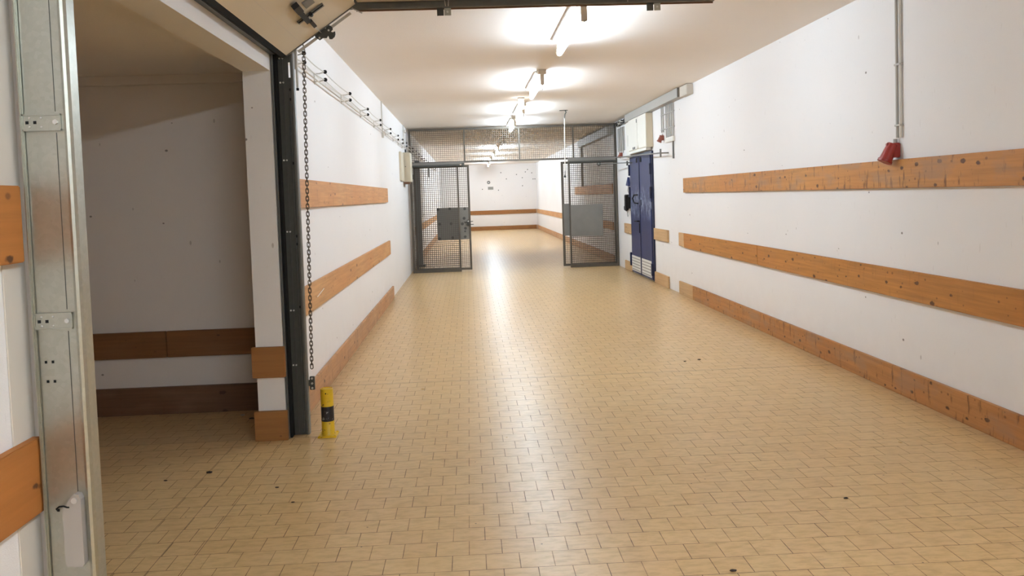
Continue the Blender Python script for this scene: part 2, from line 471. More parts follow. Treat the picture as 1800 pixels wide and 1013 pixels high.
# ------------------------------------------------------------------ lamps
def lamp(y, lit=True, label=''):
    x = .872; L = 1.50
    t = thing('fluorescent_light', (x, y, ZC), label, 'light', 'tube lights along the ceiling')
    MB().box(x - .075, x - .030, y + .10, y + L + .02, ZC - .03, ZC).build('housing', 'hous_w', t, bevel=.003)
    mb = MB().box(x - .045, x + .045, y - .03, y + .10, ZC - .055, ZC)
    mb.box(x - .022, x + .022, y + .0, y + .045, ZC - .165, ZC - .05)
    mb.build('end_box', 'housing', t, bevel=.004)
    MB().cyl((x, y + .015, ZC - .165), (x, y + .015, ZC - .225), .003).build('pull_pin', 'vent', t)
    MB().box(x - .03, x + .02, y + L - .03, y + L + .02, ZC - .10, ZC - .03).build('tube_holder', 'housing', t, bevel=.003)
    mb = MB(); r = .026; z = ZC - .115
    pr = [(y + .05, r)] + [(y + .08 + (L - .02) * k / 8, r) for k in range(9)]
    mb.cyl((x, y + .05, z), (x, y + L + .05, z), r, 16)
    mb.sph((x, y + L + .05, z), r, 16)
    mb.build('tube', ('tube_far' if y > 20 else 'tube') if lit else 'tube_off', t, smooth=True)
    return t
names = {5.72: 'lit fluorescent tube nearest the camera, in front of the door track',
         8.95: 'lit fluorescent tube second from the camera, beside the small emergency lamp',
         12.02: 'lit fluorescent tube third from the camera, behind the small emergency lamp',
         14.20: 'lit fluorescent tube just in front of the mesh gate top rail',
         21.9: 'lit fluorescent tube, first lit one beyond the gate',
         25.2: 'lit fluorescent tube, second lit one beyond the gate',
         28.6: 'lit fluorescent tube, farthest one before the end wall',
         32.0: 'lit fluorescent tube right at the far end wall'}
for yy, lb in names.items(): lamp(yy, True, lb)
lamp(18.55, False, 'unlit fluorescent tube just beyond the mesh gate')
lamp(.0, True, 'added fill tube, unseen above the camera')  # this and the next three are added out of view to brighten near walls
lamp(-1.6, True, 'added fill tube, unseen just behind the camera')
lamp(-3.2, True, 'added fill tube, unseen well behind the camera')
lamp(-4.8, True, 'added fill tube, unseen at the rear wall')
t = thing('emergency_light', (.80, 11.45, ZC), 'small bright box lamp hanging between the second and third tubes', 'light')
MB().box(.755, .845, 11.40, 11.50, ZC - .02, ZC).build('ceiling_plate', 'housing', t, bevel=.003)
MB().box(.765, .838, 11.42, 11.48, ZC - .165, ZC - .02).build('lamp_body', 'elit', t, bevel=.006)

# ------------------------------------------------------------------ sectional door: near track
PY = 2.14
t = thing('door_track', (-1.19, PY, 0), 'galvanised vertical door track at the near edge of the side opening', 'track')
MB().box(-1.163, -1.050, PY, PY + .003, 0, 2.75).box(-1.163, -1.160, PY, PY + .05, 0, 2.75).build('track_plate', 'galv', t)
MB().box(-1.158, -1.150, PY - .012, PY, 0, 2.75).build('edge_bead', 'galv', t, bevel=.003)
lip = [(-1.050, PY), (-1.047, PY - .006), (-1.040, PY - .009), (-1.033, PY - .006), (-1.029, PY + .004), (-1.029, PY + .045), (-1.033, PY + .045), (-1.034, PY + .006), (-1.040, PY - .003), (-1.046, PY + .003)]
MB().prism(lip, 'z', 0, 2.75).build('track_lip', 'galv', t)
for z in (1.712, 1.190):
    s = MB().box(-1.155, -1.056, PY - .006, PY - .001, z - .021, z + .021)
    s.box(-1.156, -1.056, PY - .009, PY - .001, z + .018, z + .022).box(-1.156, -1.056, PY - .009, PY - .001, z - .022, z - .018)
    br = s.build('bracket', 'galv', t)
    for dx, dz in ((.02, .012), (.05, .012), (.02, -.012), (.05, -.012)):
        MB().sph((-1.155 + dx, PY - .006, z + dz), .003, 8).build('rivet', 'zinc', br)
    MB().cyl((-1.068, PY - .006, z), (-1.068, PY - .011, z), .0065, 6).build('bolt', 'zinc', br)
    for dx in (.010, .030):
        MB().box(-1.155 + dx, -1.147 + dx, PY - .0068, PY - .0058, z - .004, z + .004).build('slot', 'black', br)
for x, z in ((-1.133, 1.081), (-1.115, 1.081), (-1.131, 1.029), (-1.113, 1.029), (-1.124, .681), (-1.109, .681)):
    MB().box(x - .003, x + .003, PY - .0012, PY - .0002, z - .0035, z + .0035).build('slot', 'black', t)
# folded groove of the plate
for z0, z1 in ((1.74, 2.6), (1.22, 1.685), (.60, 1.162)):
    MB().box(-1.071, -1.0695, PY - .0012, PY - .0002, z0, z1).build('fold_line', 'dark', t)
# lower cover box with rounded ends
pts = [(-1.103, .545), (-1.100, .535), (-1.060, .532), (-1.054, .540), (-1.054, .715), (-1.060, .728), (-1.070, .730), (-1.080, .722), (-1.095, .698), (-1.103, .694)]
MB().prism(pts, 'y', PY - .022, PY - .001).build('cable_cover', 'coverm', t, bevel=.002)
MB().cyl((-1.070, PY - .022, .713), (-1.070, PY - .026, .713), .008, 12).build('cover_screw', 'zinc', t)
MB().tube([(-1.124, PY - .004, .681), (-1.119, PY - .02, .692), (-1.108, PY - .026, .700), (-1.095, PY - .03, .702), (-1.088, PY - .026, .697), (-1.084, PY - .016, .693)], .0022, 8).build('cable', 'black', t, smooth=True)
o = MB().box(XL, XL + .004, 2.065, 2.165, 0, 2.7).build('cover_strip', 'seal')
tag(o, 'cream filler strip on the left wall beside the galvanised track', 'strip')
# ------------------------------------------------------------------ far track
t = thing('door_track', (-1.19, 5.0, 0), 'dark grey vertical door track at the far edge of the side opening', 'track')
FY = 5.075
s = MB()   # plate facing the opening, with a real slot near the top
xa, xb = -1.165, -1.105
sx0, sx1, sz0, sz1 = -1.098, -1.082, 2.265, 2.36
s.box(xa, sx0, FY, FY + .004, 0, 2.45).box(sx1, -1.072, FY, FY + .004, 0, 2.45)
s.box(sx0, sx1, FY, FY + .004, 0, sz0).box(sx0, sx1, FY, FY + .004, sz1, 2.45)
s.build('track_plate', 'dark', t)
MB().box(-1.183, -1.176, 4.992, 5.03, 0, 2.45).build('edge_angle', 'dark2', t, bevel=.002)
MB().box(-1.176, -1.160, 5.01, FY, 0, 2.42).build('rubber_seal', 'black', t, bevel=.004)
MB().box(-1.135, -1.131, FY - .004, FY, .02, 2.44).box(-1.100, -1.097, FY - .006, FY, .02, 2.2).build('fold_rib', 'dark', t)
MB().prism([(-1.085, FY - .004), (-1.074, FY - .008), (-1.066, FY - .002), (-1.066, FY + .04), (-1.070, FY + .04), (-1.071, FY + .004), (-1.085, FY + .001)], 'z', 0, 2.42).build('track_lip', 'dark2', t)
for z in (2.385, 2.235, 1.75, 1.30, .80, .45):
    for dx in (0, .018):
        MB().cyl((-1.150 + dx, FY, z), (-1.150 + dx, FY - .004, z), .0055, 10).build('bolt', 'hole_light', t)  # pale discs stand in for light seen through holes in the plate
for z in (2.19, 2.13, 1.73, 1.27, 1.22, .82):
    MB().box(-1.100, -1.088, FY - .0012, FY - .0002, z - .008, z + .008).build('slot', 'black', t)
# ------------------------------------------------------------------ header, horizontal track, door sections
o = MB().box(XL, -1.150, 2.2, 4.988, 2.394, 2.50).build('door_header', 'dark', bevel=.004)
tag(o, 'dark steel header beam above the side opening', 'beam')
t = thing('overhead_rail', (.5, 5.08, 2.70), 'dark horizontal door rail crossing under the ceiling', 'rail')
s = MB().box(-.672, 1.60, FY, FY + .004, 2.672, 2.745)
s.box(-.60, 1.60, FY - .026, FY, 2.672, 2.677).box(-.60, 1.60, FY - .026, FY, 2.740, 2.745)
s.build('rail_channel', 'dark2', t)
MB().box(-.66, 1.60, FY + .004, FY + .012, 2.664, 2.672).build('rail_edge', 'rust', t)
arc = []
for k in range(9):
    a = math.radians(10 + 80 * k / 8)
    arc.append((-1.075 + .42 * (1 - math.cos(a)) , 2.40 + .30 * math.sin(a)))
s = MB()
for (xa_, za), (xb_, zb) in zip(arc, arc[1:]):
    d = Vector((xb_ - xa_, 0, zb - za)); ang = math.atan2(d.z, d.x)
    s.box(-d.length / 2 - .003, d.length / 2 + .003, FY, FY + .004, -.028, .028, Matrix.Rotation(-ang, 3, 'Y'), (0, FY, 0)) if False else None
s.tube([(a_, FY + .036, b_) for a_, b_ in arc], .014, 8).build('curved_rail', 'dark2', t, smooth=True)
for x0 in (-.156, 1.173):
    hb = MB().box(x0, x0 + .042, FY, FY + .004, 2.625, 2.672).build('hanger_bracket', 'dark', t)
    MB().box(x0 + .046, x0 + .088, FY - .002, FY + .002, 2.625, 2.672).build('bracket_plate', 'galv', hb)
    MB().cyl((x0 + .066, FY - .002, 2.648), (x0 + .066, FY - .007, 2.648), .007, 6).build('bolt', 'zinc', hb)
MB().cyl((-.10, FY, 2.672), (-.125, FY, ZC), .003).build('hanger_wire', 'zinc', t)
MB().cyl((-.085, FY, 2.672), (-.07, FY, ZC), .003).build('hanger_wire', 'zinc', t)
for x0 in (.50, .95):
    MB().box(x0 - .012, x0 + .012, FY + .004, FY + .03, 2.68, ZC).build('hanger_strap', 'dark', t)
MB().box(1.05, 1.055, FY, FY + .02, 2.68, 2.75).build('rail_joint', 'zinc', t)

A = Vector((-1.10, 0, 2.398)); u = Vector((.44, 0, .305)).normalized(); nn = Vector((-u.z, 0, u.x))
def P(uu, y, h=0.0):   # point on the tilted door leaf; h<0 is below the leaf (towards the room)
    p = A + u * uu + nn * h; return (p.x, y, p.z)
def leafbox(s, u0, u1, y0, y1, h0, h1):
    vs = [s.bm.verts.new(P(a, b, c)) for a in (u0, u1) for b in (y0, y1) for c in (h0, h1)]
    for f in ((0, 1, 3, 2), (4, 6, 7, 5), (0, 4, 5, 1), (2, 3, 7, 6), (0, 2, 6, 4), (1, 5, 7, 3)):
        s.bm.faces.new([vs[i] for i in f])
t = thing('sectional_door', (-.5, 3.6, 2.7), 'open cream sectional door, its lowest leaf tilted at the opening corner', 'door')
s = MB(); leafbox(s, 0.0, .535, 2.2, 5.045, 0, .04); bl = s.build('door_panel', 'cream', t, bevel=.002)
s = MB(); leafbox(s, .117, .1195, 2.2, 5.045, -.0008, .002); s.build('panel_groove', 'seal', bl)
s = MB(); leafbox(s, .349, .3515, 2.2, 5.045, -.0008, .002); s.build('panel_groove', 'seal', bl)
s = MB(); leafbox(s, -.03, .0, 2.2, 5.045, .0, .035); s.build('bottom_seal', 'black', t, bevel=.005)
s = MB(); leafbox(s, .0, .53, 5.045, 5.052, -.006, .045); s.build('side_edge_profile', 'dark2', bl)
s = MB(); leafbox(s, .07, .48, 5.0805, 5.084, -.026, -.008); s.build('side_edge_profile', 'seal', bl)
x = -.655
for k in range(4):
    MB().box(x + .005, x + .55, 2.2, 5.045, 2.712, 2.752).build('door_panel', 'cream', t, bevel=.004)
    x += .555
# latch hardware on the leaf
hd = thing('tmp', (0, 0, 0), '', '') if False else None
s = MB(); leafbox(s, .285, .345, 4.40, 4.52, -.006, 0); s.build('lock_plate', 'sheet', bl, bevel=.002)
s = MB(); leafbox(s, .195, .375, 4.615, 4.650, -.014, -.001); hb = s.build('latch_bracket', 'dark2', bl, bevel=.003)
s = MB(); leafbox(s, .200, .370, 4.612, 4.622, -.017, -.013); s.build('bracket_slot', 'black', hb)
s = MB(); leafbox(s, .232, .262, 4.42, 4.70, -.026, -.014); s.build('latch_handle', 'blk', bl, bevel=.004)
s = MB(); leafbox(s, .232, .270, 4.30, 4.42, -.04, -.012); s.build('handle_knob', 'blk', bl, bevel=.006)
s = MB(); leafbox(s, .246, .268, 4.72, 4.86, -.022, -.006); s.build('latch_sleeve', 'blk', bl, bevel=.003)
MB().cyl(P(.250, 4.50, -.020), P(.258, 5.06, -.012), .0035).build('latch_rod', 'zinc', bl)
MB().cyl(P(.285, 4.56, -.03), P(.285, 4.585, -.03), .012).build('lock_cylinder', 'blk', bl)
hk = [(-0.937, 2.537), (-0.911, 2.571), (-0.854, 2.587), (-0.826, 2.58), (-0.812, 2.569), (-0.809, 2.555), (-0.822, 2.541), (-0.809, 2.537), (-0.796, 2.544), (-0.794, 2.525), (-0.799, 2.509), (-0.816, 2.495), (-0.832, 2.496), (-0.839, 2.517), (-0.850, 2.502), (-0.872, 2.503), (-0.893, 2.490), (-0.917, 2.508)]
hkp = MB().prism(hk, 'y', 5.067, 5.073).build('hook_plate', 'dark', bl)
for hx, hz in ((-.893, 2.505), (-.905, 2.545), (-.855, 2.565), (-.835, 2.55)):
    MB().cyl((hx, 5.0665, hz), (hx, 5.064, hz), .006, 10).build('rivet', 'zinc', hkp)
for q in (.12, .20, .30):
    MB().cyl(P(q, 5.066, .01), P(q, 5.082, .01), .011, 12).build('edge_roller', 'blk', bl)
MB().cyl((-.705, 5.06, 2.694), (-.622, 5.06, 2.648), .004).build('stay_rod', 'zinc', bl)
# ------------------------------------------------------------------ chain hoist
cx_, cy_ = -1.025, 5.13
t = thing('pull_chain', (-1.058, cy_, .30), 'long hanging steel pull chain beside the dark door track', 'chain')
link = []
for k in range(16):
    a = 2 * math.pi * k / 16
    link.append((.0085 * math.cos(a), 0, (.009 if math.sin(a) > 0 else -.009) + .0085 * math.sin(a)))
m0 = MB().tube(link, .0031, 6, closed=True).build('link', 'chain', smooth=True)
zt, zb = 2.46, .38; nl = int((zt - zb) / .0245)
for k in range(nl):
    l_ = m0 if k == 0 else m0.copy()
    if k: COL.objects.link(l_)
    l_.parent = t
    z = zt - k * .0245; fx = -1.008 - .040 * (zt - z) / 2.1
    l_.location = Vector((fx, cy_, z)) - t.location
    l_.rotation_euler = (0, 0, math.radians(18 if k % 2 else 100) + random.uniform(-.15, .15))
o = thing('chain_holder', (-1.055, 5.10, .27), 'small black chain cleat at the foot of the dark track', 'bracket')
MB().box(-1.062, -1.030, 5.117, 5.135, .275, .362).build('cleat_body', 'dark', o, bevel=.003)
for z in (.35, .318, .288): MB().cyl((-1.046, 5.117, z), (-1.046, 5.112, z), .007).build('cleat_screw', 'zinc', o)
MB().box(-1.19, -1.062, 5.119, 5.123, .30, .34).build('cleat_arm', 'dark', o)
# small wall fittings next to the chain
o = thing('cable_sleeve', (-1.08, 5.25, 2.2), 'short white upright cable sleeve at the top of the dark track', 'cable')
MB().cyl((-1.062, 5.16, 2.21), (-1.062, 5.16, 2.46), .008, 10).build('sleeve', 'wire', o, smooth=True)
MB().cyl((-1.078, 5.16, 2.33), (-1.078, 5.16, 2.47), .010, 10).build('sleeve', 'wire', o, smooth=True)
MB().cyl((-1.062, 5.16, 2.195), (-1.062, 5.16, 2.21), .009, 10).build('sleeve_tip', 'blk', o, smooth=True)
MB().box(-1.19, -1.06, 5.155, 5.165, 2.40, 2.41).build('sleeve_bracket', 'zinc', o)

# ------------------------------------------------------------------ bollard
bx, by = -.940, 5.03
t = thing('bollard', (bx, by, 0), 'short yellow post with a black band beside the door track', 'post')
MB().box(bx - .058, bx + .058, by - .058, by + .058, 0, .010).build('base_plate', 'yellow', t, bevel=.002)
MB().lathe([(.044, .010), (.040, .016), (.0395, .3), (.036, .303), (.0355, .299), (.0, .299)], (bx, by, 0), 32).build('post_tube', 'yellow', t, smooth=True)
MB().lathe([(.0402, .098), (.0402, .192)], (bx, by, 0), 32).build('black_band', 'blackp', t, smooth=True)
MB().cyl((bx, by - .0385, .277), (bx, by - .0402, .277), .0045, 12).build('bolt_hole', 'black', t)
for dx in (-.048, .048):
    for dy in (-.048, .048): MB().cyl((bx + dx, by + dy, .010), (bx + dx, by + dy, .015), .006, 6).build('bolt', 'yellow', t)

# ------------------------------------------------------------------ power rail on the left wall
ys = [5.61, 6.43, 7.76, 9.11, 10.40, 11.74, 13.0, 13.9, 14.75]
far = [16.4 + 1.05 * k for k in range(12)]
proto = None
zs = {'u': 2.512, 'l': 2.450}
def wire_bracket(y):
    t = thing('rail_bracket', (XL, y, 2.48), '', 'bracket', 'brackets of the wire rail on the left wall')
    MB().box(XL, XL + .006, y - .012, y + .012, 2.415, 2.50).build('bracket_base', 'wire', t)
    for z in (2.512, 2.450):
        MB().tube([(XL, y, z - .012), (XL + .04, y, z - .012), (XL + .072, y, z - .004)], .005, 8).build('arm', 'wire', t, smooth=True)
        MB().sph((XL + .088, y, z), .016, 14, (1, .8, 1)).build('insulator', 'blk', t, smooth=True)
    return t
ordn = ['nearest', 'second', 'third', 'fourth', 'fifth', 'sixth', 'seventh', 'eighth', 'ninth']
for k, y in enumerate(ys):
    lb = 'white wall bracket with two black knobs, %s from the chain along the left wall' % ordn[k]
    if proto is None:
        proto = wire_bracket(y); proto['label'] = lb
    else: copy_tree(proto, (XL, y, 2.48), label=lb)
fn = 'wall bracket with two black knobs behind the mesh at the upper left of the gate'
for y in far:
    c = copy_tree(proto, (XL, y, 2.48), label=fn); c['group'] = 'wire rail brackets beyond the gate'
def sag(pts, z0, x, amp):
    out = []
    allp = pts
    for a, b in zip(allp, allp[1:]):
        for k in range(6):
            f = k / 6; out.append((x, a + (b - a) * f, z0 - amp * math.sin(math.pi * f)))
    out.append((x, allp[-1], z0)); return out
run = [5.12] + ys + far
for z0, lb, amp in ((2.512, 'uppermost white wire of the rail along the left wall', .012), (2.450, 'middle white wire of the rail along the left wall', .012)):
    tag(MB().tube(sag(run, z0, XL + .08, amp), .0045, 6).build('rail_wire', 'wire', smooth=True), lb, 'wire')
tag(MB().tube([(XL + .035, 5.14, 2.435), (XL + .035, 29, 2.435)], .006, 8).build('rail_tube', 'wire', smooth=True), 'lowest white tube of the rail along the left wall', 'tube')
o = thing('wall_conduit', (XL, 11.37, 2.36), 'thin white upright cable conduit high on the left wall', 'conduit')
MB().cyl((XL + .01, 11.37, 2.38), (XL + .01, 11.37, ZC), .008).build('pipe', 'wire', o, smooth=True)
MB().box(XL, XL + .03, 11.34, 11.40, 2.36, 2.43).build('junction', 'wire', o, bevel=.003)
o = thing('wall_conduit', (XL, 15.0, 2.5), 'thin pale upright conduit on the left wall next to the gate', 'conduit')
MB().cyl((XL + .012, 15.1, 2.52), (XL + .012, 15.1, ZC), .010).build('pipe', 'wire', o, smooth=True)
MB().box(XL, XL + .05, 15.05, 15.35, 2.74, 2.78).build('junction', 'wire', o, bevel=.003)
# cabinet on the left wall before the gate
t = thing('control_cabinet', (-1.10, 14.9, 1.80), 'cream control box on the left wall beside the gate', 'box')
MB().box(XL + .004, -1.05, 14.75, 15.25, 1.80, 2.34).build('cabinet_body', 'cabc', t, bevel=.006)
MB().box(-1.17, -1.065, 14.742, 14.75, 1.85, 2.30).build('side_cover', 'cabc', t, bevel=.002)
MB().box(XL, XL + .035, 14.05, 14.62, 1.81, 2.32).build('back_panel', 'cabc', t, bevel=.004)
MB().box(XL + .002, -1.165, 14.68, 14.742, 1.83, 2.32).build('gap_shade', 'blk', t)  # solid black strip stands in for the shade in the gap
MB().cyl((-1.135, 14.742, 2.08), (-1.135, 14.735, 2.08), .008).build('lock', 'blk', t)
MB().cyl((-1.14, 14.9, 2.34), (-1.14, 14.9, 2.405), .012).build('cable_entry', 'blk', t)
MB().box(-1.18, -1.08, 14.77, 15.2, 1.765, 1.80).build('gland_strip', 'rust', t)

# ------------------------------------------------------------------ gate
GY = 15.86
def frame(s, x0, x1, z0, z1, w, y0, y1):
    s.box(x0, x0 + w, y0, y1, z0, z1).box(x1 - w, x1, y0, y1, z0, z1)
    s.box(x0 + w, x1 - w, y0, y1, z0, z0 + w).box(x0 + w, x1 - w, y0, y1, z1 - w, z1)
def mesh_panel(x0, x1, z0, z1, y, name, parent, pitch=.040, r=.0028):
    s = MB()
    for i in range(math.ceil((x0 + .004) / pitch), math.floor((x1 - .004) / pitch) + 1):
        x = i * pitch; s.box(x - r, x + r, y - r, y + r, z0, z1)
    for i in range(math.ceil((z0 + .004) / pitch), math.floor((z1 - .004) / pitch) + 1):
        z = i * pitch; s.box(x0, x1, y + r, y + 3 * r, z - r, z + r)
    return s.build(name, 'gate', parent)
GX0, GX1 = -1.150, 2.986
t = thing('mesh_partition', (.9, GY, 0), 'grey steel mesh partition across the corridor with fixed side panels', 'partition')
MB().box(GX0, GX1, GY, GY + .04, 2.815, 2.858).build('top_rail', 'gate', t, bevel=.003)
MB().box(GX0, GX0 + .045, GY, GY + .04, 0, 2.815).build('post', 'gate', t, bevel=.003)
MB().box(GX1 - .045, GX1, GY, GY + .04, 0, 2.815).build('post', 'gate', t, bevel=.003)
MB().box(GX0 + .045, GX1 - .045, GY, GY + .04, 2.165, 2.195).build('transom', 'gate', t, bevel=.003)
for x in (-.048, 1.043, 2.121): MB().box(x - .016, x + .016, GY, GY + .03, 2.195, 2.815).build('mullion', 'gate', t, bevel=.002)
xs = [GX0 + .045, -.064, -.032, 1.027, 1.059, 2.105, 2.137, GX1 - .045]
for i in range(0, 8, 2): mesh_panel(xs[i], xs[i + 1], 2.195, 2.815, GY + .02, 'mesh_infill', t)
for (a, b) in ((GX0 + .045, -.185), (2.022, GX1 - .045)):
    s = MB()
    if a < 0: s.box(b - .035, b, GY, GY + .04, 0, 2.165)
    else: s.box(a - .018, a + .017, GY, GY + .04, 0, 2.165)
    s.build('jamb', 'gate', t, bevel=.003)
    MB().box(a if a < 0 else a + .017, b - .035 if a < 0 else b, GY, GY + .04, .0, .06).build('bottom_rail', 'gate', t, bevel=.003)
    mesh_panel(a, b, .06, 2.11, GY + .02, 'mesh_infill', t)
MB().box(GX0 + .05, -.06, GY - .05, GY, 2.135, 2.185).build('slide_rail', 'sheet', t, bevel=.004)
MB().box(GX0 + .05, -.15, GY - .045, GY + .0, 2.100, 2.135).build('rail_under_channel', 'dark', t)  # dark steel channel under the slide rail
MB().box(2.005, GX1 - .03, GY - .05, GY, 2.125, 2.190).build('slide_rail', 'sheet', t, bevel=.004)
MB().box(2.03, GX1 - .03, GY - .04, GY, 2.090, 2.125).build('rail_under_channel', 'dark', t)
MB().box(2.030, 2.672, GY - .012, GY - .006, .622, 1.255).build('sheet_plate', 'sheet', t, bevel=.001)
MB().box(-.785, -.765, GY + .04, GY + .055, 1.90, 2.19).build('stop_rod', 'dark2', t)
MB().box(-.115, -.06, GY - .055, GY + .01, 2.09, 2.16).build('roller_box', 'dark', t, bevel=.004)
LY = GY + .10
def leaf(x0, x1, label, sx0, sx1, handle):
    t = thing('sliding_gate', ((x0 + x1) / 2, LY, .02), label, 'gate', None)
    s = MB(); frame(s, x0, x1, .025, 2.125, .042, LY, LY + .035); s.build('leaf_frame', 'gate', t, bevel=.003)
    mesh_panel(x0 + .042, x1 - .042, .067, 2.083, LY + .018, 'mesh_infill', t)
    MB().box(sx0, sx1, LY - .012, LY - .006, .640, 1.275).build('sheet_plate', 'sheet', t, bevel=.001)
    if handle:
        for x, z in ((sx0 + .03, 1.25), (sx0 + .26, 1.26), (sx0 + .05, .96), (sx0 + .28, .96), (sx0 + .04, .67), (sx0 + .30, .68), (sx1 - .08, .69), (sx1 - .07, 1.25)):
            MB().cyl((x, LY - .012, z), (x, LY - .014, z), .028, 14).build('paint_spot', 'dark', t)
        hp = MB().box(x1 - .075, x1 - .035, LY - .03, LY - .012, .90, 1.03).build('lock_case', 'dark', t, bevel=.003)
        MB().cyl((x1 - .05, LY - .03, 1.00), (x1 - .05, LY - .06, 1.00), .014).build('key_barrel', 'zinc', hp)
        MB().cyl((x1 - .13, LY - .02, .985), (x1 + .045, LY - .05, .995), .007).build('handle', 'dark', hp)
        MB().cyl((x1 - .10, LY - .02, .93), (x1 + .055, LY - .05, .935), .007).build('handle', 'dark', hp)
        for x, z, r in ((x1 - .13, 1.06, .03), (x1 - .11, .86, .028), (x1 - .17, .95, .03), (x1 - .12, .80, .02)):
            MB().cyl((x, LY - .012, z), (x, LY - .0145, z), r, 14).build('paint_spot', 'dark', t)
    return t
leaf(-1.08, .028, 'left sliding mesh leaf with lock and dark spotted steel plate', -.645, -.014, True)
leaf(1.872, 2.975, 'right sliding mesh leaf parked behind the fixed panel', 1.900, 2.02, False)
# dark post just behind the left leaf
t = thing('steel_post', (-1.07, 17.35, 0), 'dark upright steel post behind the left gate panel by the wall', 'post')
MB().box(-1.14, -1.03, 17.3, 17.42, .0, 2.3).build('post_body', 'dark2', t, bevel=.004)
MB().box(-1.19, -1.14, 17.3, 17.42, 1.9, 2.0).build('wall_tie', 'dark2', t)
MB().box(-1.15, -.98, 17.24, 17.48, 0, .05).build('foot', 'dark', t, bevel=.004)
MB().tube([(-1.03, 17.3, 1.10), (-.99, 17.26, 1.11), (-.97, 17.26, 1.15)], .006).build('hook', 'zinc', t)

# door stay rods in front of the gate, right
t = thing('stay_rod', (2.9, 14.0, 2.1), 'long thin steel rod with end plate above the blue door', 'rod')
MB().cyl((2.85, 11.68, 2.035), (2.85, 15.25, 2.142), .011, 10).build('rod', 'sheet', t, smooth=True)
MB().box(2.838, 2.862, 11.668, 11.682, 1.975, 2.095).build('end_plate', 'sheet', t)
MB().cyl((2.85, 11.75, 2.037), (2.99, 11.75, 2.037), .010).build('wall_pin', 'sheet', t)
t = thing('stay_rod', (2.75, 15.0, 2.04), 'short dark rod with ring end in front of the right gate panel', 'rod')
MB().cyl((2.598, 15.70, 2.050), (2.86, 14.2, 2.00), .009, 10).build('rod', 'dark2', t, smooth=True)
ring = [(2.598 + .032 * math.cos(a * math.pi / 8), 15.70, 2.050 + .032 * math.sin(a * math.pi / 8)) for a in range(16)]
MB().tube(ring, .009, 8, True).build('ring', 'dark', t, smooth=True)
MB().cyl((2.86, 14.2, 2.00), (2.99, 14.2, 2.00), .009).build('wall_pin', 'dark2', t)
MB().box(2.845, 2.875, 14.19, 14.21, 1.95, 2.03).build('end_plate', 'dark2', t)
# pull rod from the ceiling
t = thing('pull_rod', (1.63, 13.29, 1.77), 'thin white pull rod hanging from the ceiling before the gate', 'rod')
MB().cyl((1.627, 13.29, 1.87), (1.645, 13.29, 2.74), .009, 10).build('rod', 'wire', t, smooth=True)
MB().box(1.565, 1.70, 13.28, 13.30, ZC - .012, ZC).build('ceiling_plate', 'dark', t)
MB().tube([(1.66, 13.29, ZC - .01), (1.675, 13.29, 2.84), (1.655, 13.29, 2.81), (1.648, 13.29, 2.77), (1.645, 13.29, 2.74)], .009, 8).build('swivel', 'dark', t, smooth=True)
MB().cyl((1.627, 13.29, 1.87), (1.624, 13.29, 1.80), .004).build('cord', 'dark', t)
MB().lathe([(.004, .05), (.018, .01), (.016, 0), (0, 0)][::-1], (1.623, 13.29, 1.755), 12).build('end_knob', 'blk', t, smooth=True)

# ------------------------------------------------------------------ blue double door, right wall
d = bpy.data.objects.new('door_1', None); COL.objects.link(d); d.location = (XR, 13.6, 0); struct(d)
MB().box(XR - .03, XR, 12.735, 12.80, .02, 2.13).box(XR - .03, XR, 14.42, 14.47, .02, 2.13).box(XR - .03, XR, 12.80, 14.42, 2.085, 2.13).build('door_frame', 'navy', d, bevel=.003)
l1 = MB().box(XR - .042, XR - .004, 12.80, 13.62, .028, 2.085).build('door_leaf', 'blue', d, bevel=.004)
l2 = MB().box(XR - .042, XR - .004, 13.635, 14.42, .028, 2.085).build('door_leaf', 'blue', d, bevel=.004)
MB().box(XR - .05, XR - .040, 13.618, 13.640, .03, 2.08).build('meeting_strip', 'navy', d)
for lf, a, b in ((l1, 12.86, 13.57), (l2, 13.69, 14.40)):
    vt = MB().box(XR - .047, XR - .042, a, b, .06, .33).build('vent_grille', 'hous_w', lf)
    for k in range(5):
        MB().box(XR - .0485, XR - .0465, a + .02, b - .02, .075 + k * .05, .095 + k * .05).build('louvre', 'vent', vt)
for y, zz in ((14.46, (1.97, 1.77)), (14.46, (1.57, 1.38)), (14.48, (.37, .13)), (12.80, (1.93, 1.75)), (12.80, (1.55, 1.36)), (12.80, (.30, .10))):
    MB().box(XR - .062, XR - .03, y - .035, y + .035, zz[1], zz[0]).build('hinge', 'navy', d, bevel=.006)
MB().tube([(XR - .045, 13.80, 1.42), (XR - .085, 13.90, 1.42), (XR - .10, 13.96, 1.36), (XR - .085, 13.90, 1.28), (XR - .045, 13.76, 1.27)], .012, 8).build('pull_handle', 'blk', l2, smooth=True)
MB().box(XR - .05, XR - .042, 13.5, 13.66, 1.24, 1.34).build('lock_plate', 'navy', l1, bevel=.002)
MB().tube([(XR - .045, 13.68, .965), (XR - .085, 13.68, .965), (XR - .085, 13.90, .96)], .010, 8).build('lever', 'blk', l2, smooth=True)
MB().cyl((XR - .045, 13.685, .955), (XR - .052, 13.685, .955), .022).build('rose', 'blk', l2)
MB().box(XR - .054, XR - .042, 13.675, 13.70, .76, .93).build('lever_plate', 'blk', l2, bevel=.002)
for y in (13.50, 13.80):
    MB().box(XR - .052, XR - .040, y - .05, y + .05, 1.98, 2.06).build('door_catch', 'blk', d, bevel=.004)
